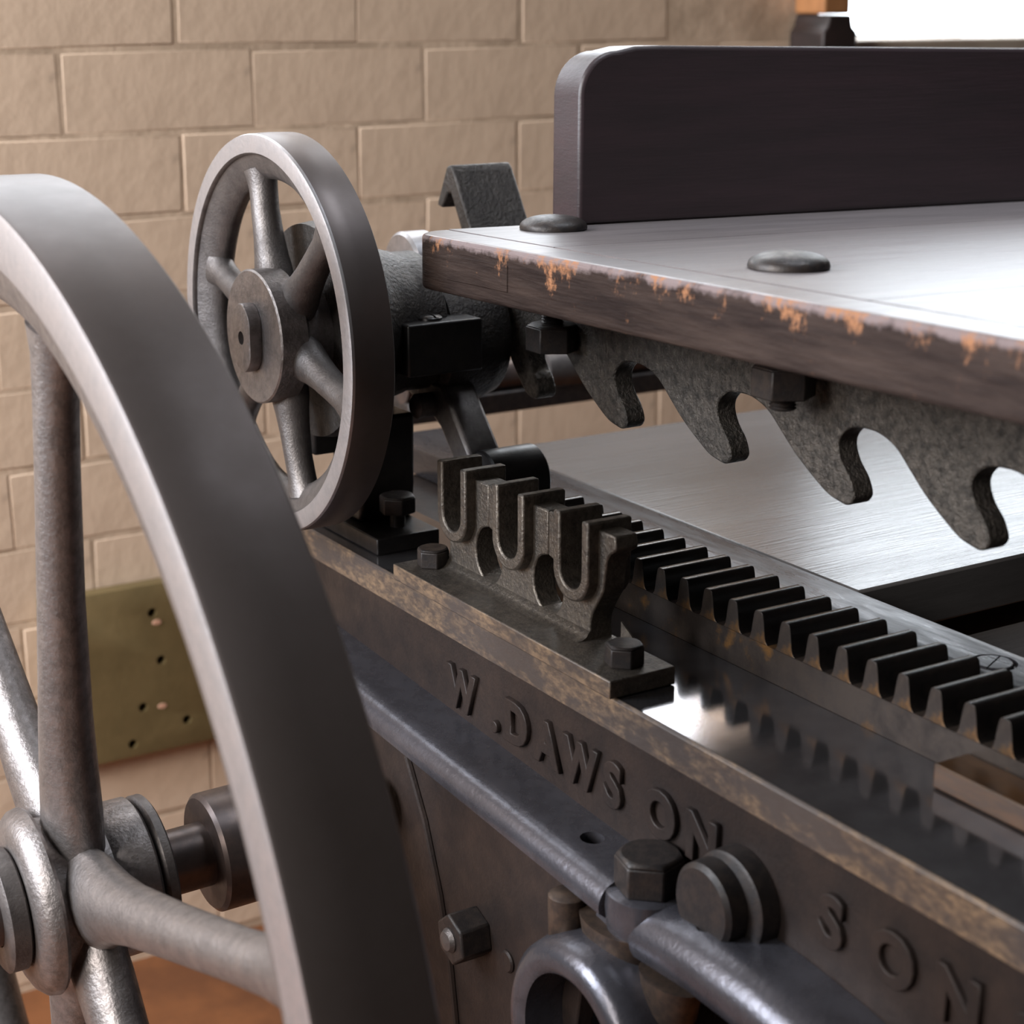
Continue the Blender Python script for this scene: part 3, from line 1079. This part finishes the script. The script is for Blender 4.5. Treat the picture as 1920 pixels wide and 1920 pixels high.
# ================================================================== CLAMP PLATE and SLOTTED BRACKET on the rail
cp = thing('clamp_plate', 'black clamp plate with one raised hex bolt under the small wheel', 'clamp', (.77, 1.46, 1.0002))
bm_ = MB()
bm_.box(.7320, .7985, 1.4125, 1.62, 1.0002, 1.0165)
obj('plate', bm_, M['black'], cp, bevel=.0015)
bm_ = MB()
bm_.lathe([(1.0165, .0075), (1.036, .0075)], 20, Matrix.Translation((.7700, 1.4430, 0)) @ Matrix.Rotation(-pi / 2, 4, 'Y'))
obj('bolt_shank', bm_, M['nut'], cp, ang=40)
bm_ = MB()
hexhead(bm_, .7700, 1.4430, 1.0300, 1.0475, .0178, .3, .002)
obj('bolt_head', bm_, M['nut'], cp, bevel=.001)

sb = thing('slotted_bracket', 'cast iron bracket with three upright U shaped slots bolted on the rail', 'bracket', (.75, 1.18, 1.0002))
bm_ = MB()
bm_.box(.7115, .7720, 1.0065, 1.3440, 1.0008, 1.0153)
o = obj('base_plate', bm_, M['bracket'], sb, bevel=.0012)
o.data.materials.append(M['band'])
for pl in o.data.polygons:
    if pl.normal.x < -.9:
        pl.material_index = 1
# web plate with necks and arched openings
XW0, XW1 = .7490, .7700
ucs = [1.2870, 1.1950, 1.1020]      # slot centres (Y)
def uoutline(yc):
    o_ = .0245
    a = [(yc + o_, 1.1145)]
    a += [(yc + o_, 1.0660)]
    a += [(yc + o_ * cos(radians(t)), 1.0690 - .0235 * sin(radians(t))) for t in range(12, 180, 14)]
    a += [(yc - o_, 1.0660), (yc - o_, 1.1145)]
    i_ = .0150
    b = [(yc - i_, 1.1145), (yc - i_, 1.0720)]
    b += [(yc - i_ * cos(radians(t)), 1.0700 - .0145 * sin(radians(t))) for t in range(15, 180, 15)]
    b += [(yc + i_, 1.0720), (yc + i_, 1.1145)]
    return a + b
for yc in ucs:
    bm_ = MB()
    bm_.prism(uoutline(yc), .7390, .7805, 'X')
    obj('slot_finger', bm_, M['bracket'], sb, bevel=.0018, seg=2)
# the web: one neck under each slot, bridges between the slots
wp = []
wp += [(1.3150, 1.0110), (1.3100, 1.0250), (1.3050, 1.0350), (1.3080, 1.0600), (1.3090, 1.0750)]
bm_ = MB()
left = [(1.3180, 1.0110), (1.3090, 1.0220), (1.3060, 1.0400), (1.3085, 1.0600), (1.3090, 1.0900)]
def catmull(p, n=4):
    out = []
    m = len(p)
    for i in range(m - 1):
        p0, p1, p2, p3 = p[max(i - 1, 0)], p[i], p[i + 1], p[min(i + 2, m - 1)]
        for k in range(n):
            t = k / n
            q = []
            for a in (0, 1):
                q.append(.5 * (2 * p1[a] + (p2[a] - p0[a]) * t + (2 * p0[a] - 5 * p1[a] + 4 * p2[a] - p3[a]) * t * t + (3 * p1[a] - p0[a] - 3 * p2[a] + p3[a]) * t ** 3))
            out.append(tuple(q))
    out.append(p[-1])
    return out


def neck(yc, right_end=False, left_end=False):
    side = [(.0462, 1.0200), (.0400, 1.0208), (.0310, 1.0270), (.0255, 1.0370), (.0250, 1.0500), (.0290, 1.0600), (.0360, 1.0660), (.0462, 1.0690)]
    L_ = [(yc + .0462, 1.0140)] + catmull([(yc + a, b) for a, b in side], 3) + [(yc + .0462, 1.1060), (yc + .0200, 1.1060)]
    if left_end:
        L_ = [(yc + .0260, 1.0140)] + catmull([(yc + a, b) for a, b in ((.0260, 1.0160), (.0225, 1.0240), (.0200, 1.0360), (.0215, 1.0500), (.0235, 1.0700))], 3) + [(yc + .0235, 1.1060), (yc + .0200, 1.1060)]
    under = [(yc + .0200 * cos(radians(t)), 1.0690 - .0190 * sin(radians(t))) for t in range(0, 181, 15)]
    R_ = [(yc - .0200, 1.1060), (yc - .0462, 1.1060)] + catmull([(yc - a, b) for a, b in side[::-1]], 3) + [(yc - .0462, 1.0140)]
    if right_end:
        R_ = [(yc - .0200, 1.1080), (yc - .0460, 1.1080), (yc - .0480, 1.0980)] + catmull([(yc - a, b) for a, b in ((.0460, 1.0960), (.0370, 1.0890), (.0335, 1.0760), (.0310, 1.0600), (.0220, 1.0460), (.0150, 1.0330), (.0135, 1.0140))], 3)
    return L_ + under + R_
bm_ = MB()
for i, yc in enumerate(ucs):
    bm_.prism(neck(yc, i == 2, i == 0), XW0, XW1, 'X')
obj('web', bm_, M['bracket'], sb, bevel=.0025, seg=2)
# fillet where the web meets the base
bm_ = MB()
bm_.prism([(.7360, 1.0151), (.7420, 1.0160), (.7460, 1.0180), (.7490, 1.0225), (.7695, 1.0225), (.7700, 1.0151)], 1.0880, 1.3120, 'Y')
obj('web_foot', bm_, M['bracket'], sb, ang=60)
for (bx, by, r) in ((.7400, 1.3210, .0150), (.7425, 1.0320, .0155)):
    bm_ = MB()
    hexhead(bm_, bx, by, 1.0153, 1.0320, r, .25, .002)
    obj('bolt_head', bm_, M['nut'], sb, bevel=.001)

# thin bent shim sticking up behind the near bolt
bm_ = MB()
bm_.prism([(1.0700, 1.0152), (1.0440, 1.0152), (1.0470, 1.0200), (1.0700, 1.0330)], .7660, .7675, 'X')
obj('shim', bm_, M['bracket'], sb)
